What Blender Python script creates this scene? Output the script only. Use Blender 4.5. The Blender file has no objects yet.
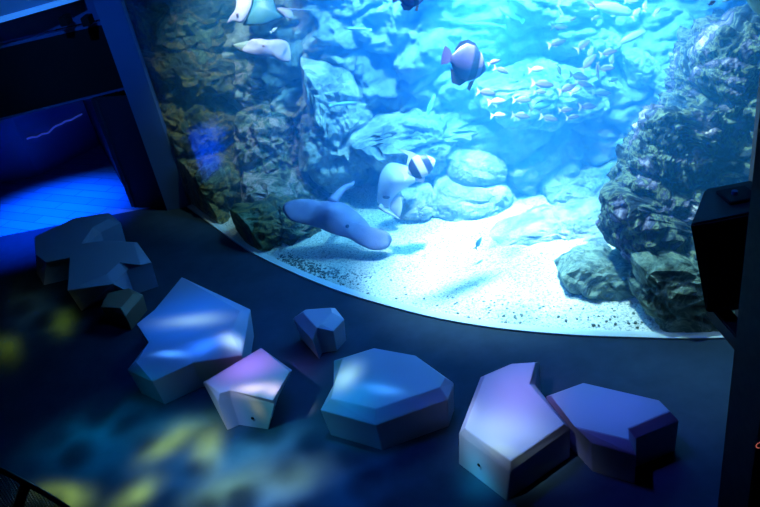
import bpy, bmesh, math, random
from math import sin, cos, tan, radians, pi, sqrt, atan2
from mathutils import Vector, Matrix, noise

S = bpy.context.scene
COL = S.collection
random.seed(7)

# ------------------------------------------------------------------ camera
H = 4.6; FPX = 739.0; PITCH = radians(30.8); ROLL = radians(10.9)
_cr, _sr, _cp, _sp = cos(ROLL), sin(ROLL), cos(PITCH), sin(PITCH)
RIGHT = Vector((_cr, -_sr*_sp, -_sr*_cp))
UP = Vector((_sr, _cr*_sp, _cr*_cp))
FWD = Vector((0, _cp, -_sp))
cam_d = bpy.data.cameras.new('camera'); cam = bpy.data.objects.new('camera', cam_d); COL.objects.link(cam)
cam_d.sensor_width = 36; cam_d.lens = FPX/760*36; cam_d.clip_start = 0.05; cam_d.clip_end = 100
m = Matrix((RIGHT, UP, -FWD)).transposed().to_4x4(); m.translation = (0, 0, H)
cam.matrix_world = m
S.camera = cam
EYE = Vector((0, 0, H))

def ray(x, y):
    return FWD*FPX + RIGHT*(x-380) + UP*(253.5-y)
def fl(x, y, z=0.0):                      # where the pixel's ray meets the level z
    d = ray(x, y); return EYE + d*((z-H)/d.z)
def at(x, y, D):                          # ... meets the upright plane D metres ahead
    d = ray(x, y); return EYE + d*(D/d.y)

# ------------------------------------------------------------------ world, exposure, lights
S.view_settings.view_transform = 'Standard'; S.view_settings.look = 'None'
S.view_settings.exposure = 0.0; S.view_settings.gamma = 1.0; S.view_settings.use_curve_mapping = False
S.cycles.use_denoising = True
S.cycles.volume_bounces = 2; S.cycles.max_bounces = 8; S.cycles.transparent_max_bounces = 12
S.cycles.diffuse_bounces = 3; S.cycles.glossy_bounces = 3
S.cycles.sample_clamp_indirect = 4.0
W = bpy.data.worlds.new('world'); S.world = W; W.use_nodes = True
W.node_tree.nodes['Background'].inputs[0].default_value = (0.02, 0.12, 0.45, 1)
W.node_tree.nodes['Background'].inputs[1].default_value = 0.004

def lamp(name, kind, loc, target, power, color, **kw):
    d = bpy.data.lights.new(name, kind); d.energy = power; d.color = color
    for k, v in kw.items(): setattr(d, k, v)
    o = bpy.data.objects.new(name, d); COL.objects.link(o); o.location = loc
    o.rotation_euler = (Vector(target)-Vector(loc)).to_track_quat('-Z', 'Y').to_euler()
    return o
# tank lamps above the water
lamp('tank_spot', 'SPOT', (1.6, 7.9, 4.3), (1.35, 7.2, 0), 7000, (0.60, 0.88, 1.0), spot_size=radians(46), spot_blend=1.0, shadow_soft_size=0.12)
lamp('tank_spot', 'SPOT', (0.7, 8.3, 4.3), (0.6, 9.8, 0.9), 2000, (0.24, 0.72, 1.0), spot_size=radians(80), spot_blend=1.0, shadow_soft_size=0.12)
lamp('tank_spot', 'SPOT', (2.9, 7.8, 4.3), (2.9, 8.9, 0.9), 1900, (0.24, 0.72, 1.0), spot_size=radians(80), spot_blend=1.0, shadow_soft_size=0.12)
lamp('tank_spot', 'SPOT', (-1.1, 9.2, 4.2), (-1.5, 10.6, 0.8), 900, (0.60, 0.76, 0.72), spot_size=radians(60), spot_blend=1.0, shadow_soft_size=0.06)
lamp('tank_spot', 'SPOT', (1.7, 6.7, 4.2), (3.4, 6.3, 0.9), 1900, (0.55, 0.88, 0.95), spot_size=radians(75), spot_blend=1.0, shadow_soft_size=0.05)
lamp('tank_fill', 'AREA', (2.4, 8.4, 4.2), (2.4, 8.8, 0), 460, (0.10, 0.45, 1.0), shape='RECTANGLE', size=4.0, size_y=1.8, spread=radians(120))  # broad fill added for the tank's general blue ambient
lamp('tank_spot', 'SPOT', (2.25, 5.85, 3.9), (2.75, 5.75, 0.3), 150, (0.55, 0.85, 1.0), spot_size=radians(60), spot_blend=1.0, shadow_soft_size=0.06)  # extra spot added to lift the low right rocks under the overhang
# corridor and room lamps
lamp('corridor_lamp', 'SPOT', (-4.9, 11.0, 2.7), (-5.0, 10.75, 0), 2400, (0.0, 0.075, 1.0), spot_size=radians(66), spot_blend=1.0, shadow_soft_size=0.15)
lamp('room_blue_lamp', 'SPOT', (-0.2, 5.4, 5.7), (0.4, 5.0, 0), 420, (0.03, 0.13, 1.0), spot_size=radians(92), spot_blend=0.9, shadow_soft_size=0.06)
lamp('beam_blue_lamp', 'SPOT', (-2.4, 6.2, 5.5), (-3.4, 10.4, 2.6), 480, (0.01, 0.19, 1.0), spot_size=radians(34), spot_blend=1.0, shadow_soft_size=0.1)

def projector(name, loc, target, power, blobs, size, wob=0.35, wscale=6.0, cells=0):
    """a stage projector: the gobo colours the beam by direction. blobs: (floor point, radius m, stretch, angle deg, colour)"""
    o = lamp(name, 'SPOT', loc, target, power, (1, 1, 1), spot_size=radians(size), spot_blend=0.5, shadow_soft_size=0.03)
    R = o.rotation_euler.to_matrix().inverted()
    d = o.data; d.use_nodes = True; nt = d.node_tree; N = nt.nodes; L = nt.links
    em = [n for n in N if n.type == 'EMISSION'][0]
    tc = N.new('ShaderNodeTexCoord'); sx = N.new('ShaderNodeSeparateXYZ'); L.new(tc.outputs['Normal'], sx.inputs[0])
    def mth(op, a, b=None):
        n = N.new('ShaderNodeMath'); n.operation = op
        for i, v in enumerate((a, b)):
            if v is None: continue
            if isinstance(v, (int, float)): n.inputs[i].default_value = v
            else: L.new(v, n.inputs[i])
        return n.outputs[0]
    nz = mth('ABSOLUTE', sx.outputs[2])
    px = mth('DIVIDE', sx.outputs[0], nz); py = mth('DIVIDE', sx.outputs[1], nz)
    cb = N.new('ShaderNodeCombineXYZ'); L.new(px, cb.inputs[0]); L.new(py, cb.inputs[1])
    no = N.new('ShaderNodeTexNoise'); no.inputs['Scale'].default_value = wscale; no.inputs['Detail'].default_value = 2
    L.new(cb.outputs[0], no.inputs['Vector'])
    sub = N.new('ShaderNodeVectorMath'); sub.operation = 'SUBTRACT'; L.new(no.outputs['Color'], sub.inputs[0]); sub.inputs[1].default_value = (.5, .5, .5)
    scl = N.new('ShaderNodeVectorMath'); scl.operation = 'SCALE'; L.new(sub.outputs[0], scl.inputs[0]); scl.inputs['Scale'].default_value = wob*0.3
    add = N.new('ShaderNodeVectorMath'); add.operation = 'ADD'; L.new(cb.outputs[0], add.inputs[0]); L.new(scl.outputs[0], add.inputs[1])
    acc = None
    for (P, rad, st, ang, colr) in blobs:
        v = R @ (Vector(P)-Vector(loc)); dist = abs(v.z); cx, cy = v.x/dist, v.y/dist; r = rad/dist
        # stretch axis on the floor -> lamp plane
        ax = R @ Vector((cos(radians(ang)), sin(radians(ang)), 0)); a2 = atan2(ax.y, ax.x)
        mp = N.new('ShaderNodeMapping'); mp.vector_type = 'TEXTURE'
        mp.inputs['Location'].default_value = (cx, cy, 0); mp.inputs['Rotation'].default_value = (0, 0, a2)
        mp.inputs['Scale'].default_value = (r*st, r, 1); L.new(add.outputs[0], mp.inputs[0])
        ln = N.new('ShaderNodeVectorMath'); ln.operation = 'LENGTH'; L.new(mp.outputs[0], ln.inputs[0])
        g = mth('MULTIPLY', ln.outputs['Value'], ln.outputs['Value']); g = mth('MULTIPLY', g, -1.0); g = mth('EXPONENT', g)
        vs = N.new('ShaderNodeVectorMath'); vs.operation = 'SCALE'; vs.inputs[0].default_value = colr; L.new(g, vs.inputs['Scale'])
        if acc is None: acc = vs.outputs[0]
        else:
            ad = N.new('ShaderNodeVectorMath'); ad.operation = 'ADD'; L.new(acc, ad.inputs[0]); L.new(vs.outputs[0], ad.inputs[1]); acc = ad.outputs[0]
    if cells:                        # watery cell pattern cut into the gobo
        vo = N.new('ShaderNodeTexVoronoi'); vo.feature = 'SMOOTH_F1'; vo.inputs['Scale'].default_value = cells; vo.inputs['Smoothness'].default_value = .35
        L.new(add.outputs[0], vo.inputs['Vector'])
        mr_ = N.new('ShaderNodeMapRange'); mr_.interpolation_type = 'SMOOTHSTEP'; L.new(vo.outputs['Distance'], mr_.inputs[0])
        mr_.inputs[1].default_value = .18; mr_.inputs[2].default_value = .58; mr_.inputs[3].default_value = .38; mr_.inputs[4].default_value = 1.6
        v2 = N.new('ShaderNodeVectorMath'); v2.operation = 'SCALE'; L.new(acc, v2.inputs[0]); L.new(mr_.outputs[0], v2.inputs['Scale']); acc = v2.outputs[0]
    L.new(acc, em.inputs['Color'])
    return o
YG = (0.95, 0.70, 0.06); TE = (0.0, 0.16, 0.22); BL = (0.01, 0.14, 0.55)
def F(x, y, z=0): return tuple(fl(x, y, z))
projector('floor_projector', (-2.3, 3.4, 5.6), F(160, 440), 9500, [
    (F(170, 442), .15, 1.5, 40, YG), (F(209, 449), .13, 1.8, 100, YG), (F(138, 492), .12, 1.5, 30, YG), (F(62, 496), .11, 2.2, -20, YG),
    (F(232, 487), .20, 1.6, 20, (0.5, .45, .06)), (F(292, 482), .17, 1.5, 20, (0.4, .36, .06)), (F(62, 322), .14, 1.5, 110, (.28, .24, .01)), (F(5, 350), .14, 1.8, 120, (.28, .22, .01)),
    (F(28, 305), .22, 2.0, 120, (.05, .05, .02)), (F(255, 450), .16, 2.4, 10, (.08, .22, .20)), (F(180, 425), .14, 2.6, 0, (.04, .16, .16)),
    (F(95, 430), .24, 1.8, 10, (.0, .09, .12)), (F(265, 500), .16, 2.4, 0, (.04, .14, .30)),
    (F(110, 450), .40, 1.5, 0, (0, .07, .12)), (F(200, 465), .34, 1.7, 0, (.01, .11, .22)),
    (F(260, 472), .38, 1.6, 0, (.01, .09, .20)), (F(335, 485), .30, 1.5, 0, (.0, .03, .12)), (F(40, 315), .34, 1.4, 110, (.0, .02, .04))],
    100, wob=.12, wscale=10, cells=13)
projector('bench_projector', (-1.7, 6.0, 5.6), F(200, 330, .4), 3600, [
    (F(190, 320, .4), .42, 1.3, 0, (.0, .07, .36)), (F(193, 322, .4), .10, 3.2, -12, (.26, .36, .12)), (F(234, 340, .4), .08, 1.7, -40, (.55, .75, .80)),
    (F(170, 354, .4), .035, 3.8, -12, (.1, .40, 1.0)), (F(205, 345, .4), .08, 2.2, 10, (.03, .2, .85))],
    70, wob=.08, wscale=8)
projector('bench_projector', (-3.3, 3.7, 4.6), F(250, 385, .4), 3300, [
    (F(254, 388, .4), .06, 2.4, -8, (1.2, .78, .66)), (F(272, 391, .4), .06, 1.0, 0, (1.0, .6, .5)), (F(250, 366, .4), .20, 1.3, 0, (.46, .17, .58)),
    (F(262, 410, .2), .05, 1.3, 0, (.30, .20, .03)), (F(222, 405, .3), .16, 1.2, 0, (.07, .03, .14)), (F(305, 405), .46, 1.3, 0, (.0, .12, .10))],
    60, wob=.06, wscale=8)
projector('bench_projector', (-.2, 4.9, 5.6), F(390, 385, .4), 2700, [
    (F(345, 378, .4), .10, 1.7, 60, (.50, .85, .60)), (F(385, 390, .4), .05, 3.4, -25, (.06, .30, .7)), (F(350, 398, .4), .20, 1.5, 0, (.0, .16, .30)),
    (F(612, 405, .4), .36, 1.2, 0, (.045, .03, .22))],
    70, wob=.06, wscale=7)
projector('bench_projector', (-1.2, 3.0, 5.2), F(500, 430, .4), 3000, [
    (F(495, 430, .4), .22, 1.5, -30, (.50, .66, .76)), (F(505, 452, .35), .05, 2.4, -50, (.3, .4, .1)), (F(467, 410, .4), .06, 3.0, 70, (.45, .5, .65)),
    (F(518, 392, .4), .28, 1.4, 70, (.34, .20, .48)), (F(475, 475, .1), .14, 1.3, 90, (.0, .5, .7))],
    60, wob=.06, wscale=7)

# ------------------------------------------------------------------ helpers
def mat(name, base=(.5, .5, .5), rough=.6, metal=0.0, spec=.5, emit=None, estr=0):
    mt = bpy.data.materials.new(name); mt.use_nodes = True
    b = mt.node_tree.nodes['Principled BSDF']
    b.inputs['Base Color'].default_value = (*base, 1); b.inputs['Roughness'].default_value = rough
    b.inputs['Metallic'].default_value = metal; b.inputs['Specular IOR Level'].default_value = spec
    if emit: b.inputs['Emission Color'].default_value = (*emit, 1); b.inputs['Emission Strength'].default_value = estr
    return mt
def ramp(nt, fac, stops):
    r = nt.nodes.new('ShaderNodeValToRGB'); cr = r.color_ramp
    while len(cr.elements) < len(stops): cr.elements.new(.5)
    for e, (p, c) in zip(cr.elements, stops): e.position = p; e.color = (*c, 1)
    nt.links.new(fac, r.inputs[0]); return r.outputs[0]
def nz(nt, scale, detail=4, rough=.6, kind='Position', dist=0):
    g = nt.nodes.new('ShaderNodeNewGeometry') if kind == 'Position' else nt.nodes.new('ShaderNodeTexCoord')
    n = nt.nodes.new('ShaderNodeTexNoise'); n.inputs['Scale'].default_value = scale; n.inputs['Detail'].default_value = detail
    n.inputs['Roughness'].default_value = rough; n.inputs['Distortion'].default_value = dist
    nt.links.new(g.outputs[kind], n.inputs['Vector']); return n
def bump(nt, h, strength, dist=.03):
    b = nt.nodes.new('ShaderNodeBump'); b.inputs['Strength'].default_value = strength; b.inputs['Distance'].default_value = dist
    nt.links.new(h, b.inputs['Height']); nt.links.new(b.outputs[0], nt.nodes['Principled BSDF'].inputs['Normal'])
def noisy(name, stops, scale=4, detail=5, rough=.7, bmp=.0, bscale=30, spec=.4, kind='Position', dist=0):
    mt = mat(name, rough=rough, spec=spec); nt = mt.node_tree
    n = nz(nt, scale, detail, .65, kind, dist)
    nt.links.new(ramp(nt, n.outputs['Fac'], stops), nt.nodes['Principled BSDF'].inputs['Base Color'])
    if bmp:
        n2 = nz(nt, bscale, 8, .75, kind); bump(nt, n2.outputs['Fac'], bmp, .12)
    return mt

def link(name, me, mt=None, parent=None, smooth=False):
    o = bpy.data.objects.new(name, me); COL.objects.link(o)
    if mt: me.materials.append(mt)
    if smooth:
        for p in me.polygons: p.use_smooth = True
    if parent: o.parent = parent
    return o
def from_bm(name, bm, mt=None, parent=None, smooth=False, fix=True):
    if fix: bmesh.ops.recalc_face_normals(bm, faces=bm.faces)
    me = bpy.data.meshes.new(name); bm.to_mesh(me); bm.free(); return link(name, me, mt, parent, smooth)
def tag(o, label=None, cat=None, group=None, kind=None):
    if label: o['label'] = label
    if cat: o['category'] = cat
    if group: o['group'] = group
    if kind: o['kind'] = kind
    return o
def empty(name, loc=(0, 0, 0)):
    o = bpy.data.objects.new(name, None); COL.objects.link(o); o.location = loc; o.empty_display_size = .1; return o
def prism(bm, pts, z0, z1):
    a = [bm.verts.new((p[0], p[1], z0)) for p in pts]; b = [bm.verts.new((p[0], p[1], z1)) for p in pts]; n = len(pts)
    bm.faces.new(a[::-1]); bm.faces.new(b)
    for i in range(n): bm.faces.new((a[i], a[(i+1) % n], b[(i+1) % n], b[i]))
def wall_bm(p, q, z0, z1, th=.1):
    p, q = Vector(p[:2]), Vector(q[:2]); d = (q-p).normalized(); n = Vector((-d.y, d.x))*th
    bm = bmesh.new(); prism(bm, [p, q, q+n, p+n], z0, z1); return bm
def box_bm(x0, x1, y0, y1, z0, z1, bevel=0):
    bm = bmesh.new(); prism(bm, [(x0, y0), (x1, y0), (x1, y1), (x0, y1)], z0, z1)
    if bevel: bmesh.ops.bevel(bm, geom=bm.edges[:], offset=bevel, segments=2, affect='EDGES')
    return bm
def tube_bm(pts, rad, seg=10, bm=None):
    bm = bm or bmesh.new(); rings = []
    pts = [Vector(p) for p in pts]
    for i, p in enumerate(pts):
        t = (pts[min(i+1, len(pts)-1)]-pts[max(i-1, 0)]).normalized()
        a = t.orthogonal().normalized() if i == 0 else (rings_a - t*rings_a.dot(t)).normalized()
        rings_a = a; b = t.cross(a); r = rad[i] if isinstance(rad, (list, tuple)) else rad
        rings.append([bm.verts.new(p+(a*cos(k*2*pi/seg)+b*sin(k*2*pi/seg))*r) for k in range(seg)])
    for i in range(len(rings)-1):
        for k in range(seg): bm.faces.new((rings[i][k], rings[i][(k+1) % seg], rings[i+1][(k+1) % seg], rings[i+1][k]))
    bm.faces.new(rings[0][::-1]); bm.faces.new(rings[-1]); return bm

# ------------------------------------------------------------------ materials
M_floor = noisy('floor_vinyl', [(.3, (.012, .032, .060)), (.7, (.019, .044, .078))], 3, 3, rough=.7, spec=.08)
M_navy = mat('navy_paint', (.035, .10, .24), .55); M_black = mat('black_matt', (.006, .007, .009), .7, spec=.2)
M_dark = mat('dark_wall', (.02, .025, .04), .7, spec=.3)
M_bluewall = mat('corridor_wall', (.22, .25, .4), .6)
M_corfloor = mat('corridor_floor', (.35, .40, .5), .45)
nt = M_corfloor.node_tree
g_ = nt.nodes.new('ShaderNodeNewGeometry'); mp_ = nt.nodes.new('ShaderNodeMapping'); mp_.inputs['Rotation'].default_value = (0, 0, .55)
nt.links.new(g_.outputs['Position'], mp_.inputs[0])
br = nt.nodes.new('ShaderNodeTexBrick'); br.inputs['Scale'].default_value = 1.6; br.inputs['Mortar Size'].default_value = .012
br.inputs['Color1'].default_value = (.34, .40, .5, 1); br.inputs['Color2'].default_value = (.26, .32, .42, 1); br.inputs['Mortar'].default_value = (.1, .12, .18, 1)
br.inputs['Brick Width'].default_value = 1.6; br.inputs['Row Height'].default_value = .35
nt.links.new(mp_.outputs[0], br.inputs[0]); nt.links.new(br.outputs[0], nt.nodes['Principled BSDF'].inputs['Base Color'])
M_bench = mat('bench_laminate', (.25, .30, .44), .42, spec=.35)
M_bench2 = mat('bench_laminate_brown_dim', (.20, .14, .09), .5)  # brown, and darkened for the dim light on this bench
M_sand = mat('sand', rough=.9, spec=.1); nt = M_sand.node_tree
a = nz(nt, 38, 3, .7); base = ramp(nt, a.outputs['Fac'], [(.36, (.22, .30, .30)), (.46, (.62, .66, .62)), (.6, (.80, .80, .74))])
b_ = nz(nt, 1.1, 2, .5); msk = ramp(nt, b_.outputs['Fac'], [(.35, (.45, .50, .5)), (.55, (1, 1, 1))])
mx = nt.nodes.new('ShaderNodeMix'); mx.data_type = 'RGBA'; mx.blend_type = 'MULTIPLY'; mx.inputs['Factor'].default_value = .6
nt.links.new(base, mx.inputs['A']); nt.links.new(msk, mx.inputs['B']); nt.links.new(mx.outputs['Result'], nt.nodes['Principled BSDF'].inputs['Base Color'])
c_ = nz(nt, 60, 3, .7); bump(nt, c_.outputs['Fac'], .5, .02)
def rock_mat(name, stops, s=2.2):
    return noisy(name, stops, s, 9, rough=.85, bmp=.9, bscale=9, spec=.2, dist=.6)
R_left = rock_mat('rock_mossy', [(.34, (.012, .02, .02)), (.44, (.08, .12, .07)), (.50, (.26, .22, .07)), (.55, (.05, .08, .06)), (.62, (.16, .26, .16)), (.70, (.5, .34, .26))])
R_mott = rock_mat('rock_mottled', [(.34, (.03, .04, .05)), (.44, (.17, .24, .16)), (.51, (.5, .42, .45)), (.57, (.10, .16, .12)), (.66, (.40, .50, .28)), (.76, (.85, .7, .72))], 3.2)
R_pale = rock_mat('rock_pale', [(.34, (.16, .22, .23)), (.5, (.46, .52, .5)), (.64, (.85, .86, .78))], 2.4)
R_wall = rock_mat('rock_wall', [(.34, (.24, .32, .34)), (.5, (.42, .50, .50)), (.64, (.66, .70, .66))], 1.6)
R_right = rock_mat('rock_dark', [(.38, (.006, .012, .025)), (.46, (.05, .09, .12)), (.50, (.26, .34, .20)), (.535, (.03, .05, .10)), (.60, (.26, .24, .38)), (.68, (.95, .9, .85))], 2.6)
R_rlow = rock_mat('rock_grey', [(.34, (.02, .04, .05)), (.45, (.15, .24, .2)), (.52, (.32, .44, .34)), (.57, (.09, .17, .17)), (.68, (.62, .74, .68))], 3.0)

# ------------------------------------------------------------------ the tank: glass line on the floor
G = [fl(*p) for p in [(188, 207), (230, 238), (262, 258), (330, 288), (410, 312), (480, 326), (560, 334.5), (640, 338), (700, 339)]]
def smooth_open(P, n=6):
    out = []
    for i in range(len(P)-1):
        p0, p1, p2, p3 = P[max(i-1, 0)], P[i], P[i+1], P[min(i+2, len(P)-1)]
        for k in range(n):
            t = k/n; out.append(.5*((2*p1)+(p2-p0)*t+(2*p0-5*p1+4*p2-p3)*t*t+(3*p1-p0-3*p2+p3)*t**3))
    return out+[P[-1]]
def smooth_loop(P, n=5):
    out = []; N_ = len(P)
    for i in range(N_):
        p0, p1, p2, p3 = P[i-1], P[i], P[(i+1) % N_], P[(i+2) % N_]
        for k in range(n):
            t = k/n; out.append(.5*((2*p1)+(p2-p0)*t+(2*p0-5*p1+4*p2-p3)*t*t+(3*p1-p0-3*p2+p3)*t**3))
    return out
GC = smooth_open(G + [Vector((3.35, 4.98, 0))], 5)
ZG = 3.3
def strip(curve, z0, z1, off0, off1):
    bm = bmesh.new(); rows = []
    for i, p in enumerate(curve):
        t = (curve[min(i+1, len(curve)-1)]-curve[max(i-1, 0)]).normalized(); n = Vector((-t.y, t.x, 0))   # towards the water
        rows.append([bm.verts.new((*(p+n*o).xy, z)) for o, z in ((off0, z0), (off1, z0), (off1, z1), (off0, z1))])
    for i in range(len(rows)-1):
        for k in range(4): bm.faces.new((rows[i][k], rows[i][(k+1) % 4], rows[i+1][(k+1) % 4], rows[i+1][k]))
    bm.faces.new(rows[0][::-1]); bm.faces.new(rows[-1]); return bm
M_glass = bpy.data.materials.new('tank_glass'); M_glass.use_nodes = True; nt = M_glass.node_tree
for n in list(nt.nodes):
    if n.type == 'BSDF_PRINCIPLED': nt.nodes.remove(n)
tr = nt.nodes.new('ShaderNodeBsdfTransparent'); tr.inputs[0].default_value = (.97, .99, 1, 1)
gl = nt.nodes.new('ShaderNodeBsdfGlossy'); gl.inputs['Roughness'].default_value = .06
lw = nt.nodes.new('ShaderNodeLayerWeight'); lw.inputs[0].default_value = .5
pw = nt.nodes.new('ShaderNodeMath'); pw.operation = 'POWER'; pw.inputs[1].default_value = 5; nt.links.new(lw.outputs['Facing'], pw.inputs[0])
fr = nt.nodes.new('ShaderNodeMath'); fr.operation = 'MULTIPLY_ADD'; fr.inputs[1].default_value = .8; fr.inputs[2].default_value = .02; nt.links.new(pw.outputs[0], fr.inputs[0])
ms = nt.nodes.new('ShaderNodeMixShader'); nt.links.new(fr.outputs[0], ms.inputs[0]); nt.links.new(tr.outputs[0], ms.inputs[1]); nt.links.new(gl.outputs[0], ms.inputs[2])
nt.links.new(ms.outputs[0], [n for n in nt.nodes if n.type == 'OUTPUT_MATERIAL'][0].inputs['Surface'])
tag(from_bm('window_1', strip(GC, .015, ZG, 0, .05), M_glass), kind='structure')
tag(from_bm('trim_1', strip(GC, -.02, .02, -.012, .075), mat('silicone', (.5, .62, .68), .5)), kind='structure')
tag(from_bm('wall_front', strip(GC, ZG, 5.9, -.02, .2), M_dark), kind='structure')

BL_ = Vector((-3.75, 14.0, 0)); BR_ = Vector((7.6, 14.0, 0)); FR_ = Vector((7.6, 4.9, 0))
foot = [p+Vector((.09, .09, 0)) for p in GC] + [FR_, BR_, BL_]
M_water = bpy.data.materials.new('tank_water'); M_water.use_nodes = True; nt = M_water.node_tree
for n in list(nt.nodes):
    if n.type == 'BSDF_PRINCIPLED': nt.nodes.remove(n)
vs = nt.nodes.new('ShaderNodeVolumeScatter'); vs.inputs['Color'].default_value = (.05, .42, 1, 1); vs.inputs['Density'].default_value = .17; vs.inputs['Anisotropy'].default_value = .1
va = nt.nodes.new('ShaderNodeVolumeAbsorption'); va.inputs['Color'].default_value = (.03, .60, 1, 1); va.inputs['Density'].default_value = .16
ad = nt.nodes.new('ShaderNodeAddShader'); nt.links.new(vs.outputs[0], ad.inputs[0]); nt.links.new(va.outputs[0], ad.inputs[1])
nt.links.new(ad.outputs[0], [n for n in nt.nodes if n.type == 'OUTPUT_MATERIAL'][0].inputs['Volume'])
bm = bmesh.new(); prism(bm, foot, -.35, 3.9)
tag(from_bm('tank_water', bm, M_water), 'clear blue water filling the big curved aquarium tank', 'water', kind='stuff')

# sand bed
def sand_z(x, y):
    return .05*noise.noise(Vector((x*.8, y*.8, 1))) + .012*noise.noise(Vector((x*5, y*5, 3)))
bm = bmesh.new(); NX, NY = 150, 60; rows = []
back = [Vector((-3.75+i*(11.35/(NX-1)), 14, 0)) for i in range(NX)]
frontc = []
fc = [p+Vector((.05, .05, 0)) for p in GC]+[FR_]
seg = [0]
for i in range(1, len(fc)): seg.append(seg[-1]+(fc[i]-fc[i-1]).length)
for i in range(NX):
    s = seg[-1]*i/(NX-1); k = max(j for j in range(len(fc)-1) if seg[j] <= s+1e-9); t = (s-seg[k])/(seg[k+1]-seg[k]); frontc.append(fc[k].lerp(fc[k+1], t))
for j in range(NY):
    t = (j/(NY-1))**1.5
    r = []
    for i in range(NX):
        p = frontc[i].lerp(back[i], t); e = min(1, t*12); r.append(bm.verts.new((p.x, p.y, sand_z(p.x, p.y)*e + .25*t)))
    rows.append(r)
for j in range(NY-1):
    for i in range(NX-1): bm.faces.new((rows[j][i], rows[j][i+1], rows[j+1][i+1], rows[j+1][i]))
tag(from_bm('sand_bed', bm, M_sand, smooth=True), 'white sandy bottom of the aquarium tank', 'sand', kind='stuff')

# ------------------------------------------------------------------ rock building
def _cellv(p):
    d, pts = noise.voronoi(p); c = pts[0]
    return (sin(c.x*12.9898+c.y*78.233+c.z*37.719)*43758.5453) % 1.0, min(d[1]-d[0], .35)
def rockn(p, f, amp, strata):
    w = Vector((noise.noise(p*1.7), noise.noise(p*1.7+Vector((5, 1, 7))), noise.noise(p*1.7+Vector((2, 8, 3)))))
    q = (p+w*.22)*f; q.z *= 1.5
    a1, e1 = _cellv(q); a2, e2 = _cellv(q*2.6+Vector((3, 3, 3)))
    d = noise.ridged_multi_fractal(q*1.4, .8, 2.2, 5, 1.0, 2.0)-1.0
    z = p.z*strata + 1.0*noise.noise(p*1.3); saw = z % 1.0
    return amp*(1.0*(a1-.5) + .9*(min(e1, .15)/.15-.8)*.6 + .38*(a2-.5) + .35*(min(e2, .12)/.12-.7) + .30*d + .5*(saw-.5) + .22*noise.noise(q*7) + .14*noise.noise(q*17))
def keep_in(p, gap=.07):
    """rocks stay inside the tank: pushed off the glass and off its left side wall"""
    q = Vector((p.x, p.y)); best = None
    for i in range(0, len(GC)-1, 2):
        a = GC[i].xy; b = GC[min(i+2, len(GC)-1)].xy; t = max(0, min(1, (q-a).dot(b-a)/(b-a).length_squared)); c = a+(b-a)*t; dd = (q-c).length
        if best is None or dd < best[0]: d_ = (b-a).normalized(); best = (dd, c, Vector((-d_.y, d_.x)))
    s_ = (q-best[1]).dot(best[2])
    if s_ < gap: q = q+best[2]*(gap-s_)
    wl = Vector((-2.75, 10.25)); wd = Vector((-1.0, 3.75)).normalized(); wn = Vector((wd.y, -wd.x)); s2 = (q-wl).dot(wn)
    if s2 < .08: q = q+wn*(.08-s2)
    return Vector((q.x, q.y, p.z))
_ICO = {}
def ico(n):
    if n not in _ICO:
        bm = bmesh.new(); bmesh.ops.create_icosphere(bm, subdivisions=n, radius=1)
        _ICO[n] = ([v.co.copy() for v in bm.verts], [[v.index for v in f.verts] for f in bm.faces]); bm.free()
    return _ICO[n]
def radial(poly, c, ang):
    dx, dy = cos(ang), sin(ang); best = 0
    n = len(poly)
    for i in range(n):
        ax, ay = poly[i][0]-c[0], poly[i][1]-c[1]; bx, by = poly[(i+1) % n][0]-c[0], poly[(i+1) % n][1]-c[1]
        ex, ey = bx-ax, by-ay; den = dx*ey-dy*ex
        if abs(den) < 1e-12: continue
        t = (ax*ey-ay*ex)/den; u = (ax*dy-ay*dx)/den
        if t > 0 and -1e-6 <= u <= 1+1e-6: best = max(best, t)
    return best
def rock(px, D, T, mt, label, amp=.16, f=1.6, strata=1.8, sub=5, c=None, cat='rock', group=None, name='rock', rnd=False):
    P3 = [at(x, y, D) for x, y in px]
    poly = [(p.x, p.z) for p in P3]
    if rnd: poly = [tuple(v) for v in smooth_loop([Vector(q) for q in poly], 4)]
    if c: cc = at(c[0], c[1], D); c0 = (cc.x, cc.z)
    else:
        A = 0; cx = cz = 0
        for i in range(len(poly)):
            x0, z0 = poly[i]; x1, z1 = poly[(i+1) % len(poly)]; k = x0*z1-x1*z0; A += k; cx += (x0+x1)*k; cz += (z0+z1)*k
        c0 = (cx/(3*A), cz/(3*A))
    tabn = 360; tab = [radial(poly, c0, 2*pi*i/tabn) for i in range(tabn)]
    vs_, fs = ico(sub); o3 = Vector((c0[0], D, c0[1])); out = []
    seed = Vector((D*3.1, px[0][0]*.07, px[0][1]*.05))
    for v in vs_:
        rr = sqrt(v.x*v.x+v.z*v.z); a = (atan2(v.z, v.x) % (2*pi))/(2*pi)*tabn; i = int(a) % tabn; R_ = tab[i]*(1-(a-int(a)))+tab[(i+1) % tabn]*(a-int(a))
        # squarer section: boulders, not eggs
        yy = (abs(v.y)**.75)*(1 if v.y > 0 else -1)
        p = o3+Vector((v.x*R_, yy*T, v.z*R_)); rad = min(R_, 1.2)
        n = Vector((v.x/max(R_, .2), v.y/T, v.z/max(R_, .2))).normalized()
        sil = .35+.65*abs(v.y)
        p += n*rockn(p+seed*.0, f, amp, strata)*sil
        out.append(keep_in(p))
    base = Vector((c0[0], D, min(q[1] for q in poly)))
    me = bpy.data.meshes.new(name); me.from_pydata([p-base for p in out], [], fs); me.update()
    o = link(name, me, mt); o.location = base
    tag(o, label, cat, group)
    return o

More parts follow.
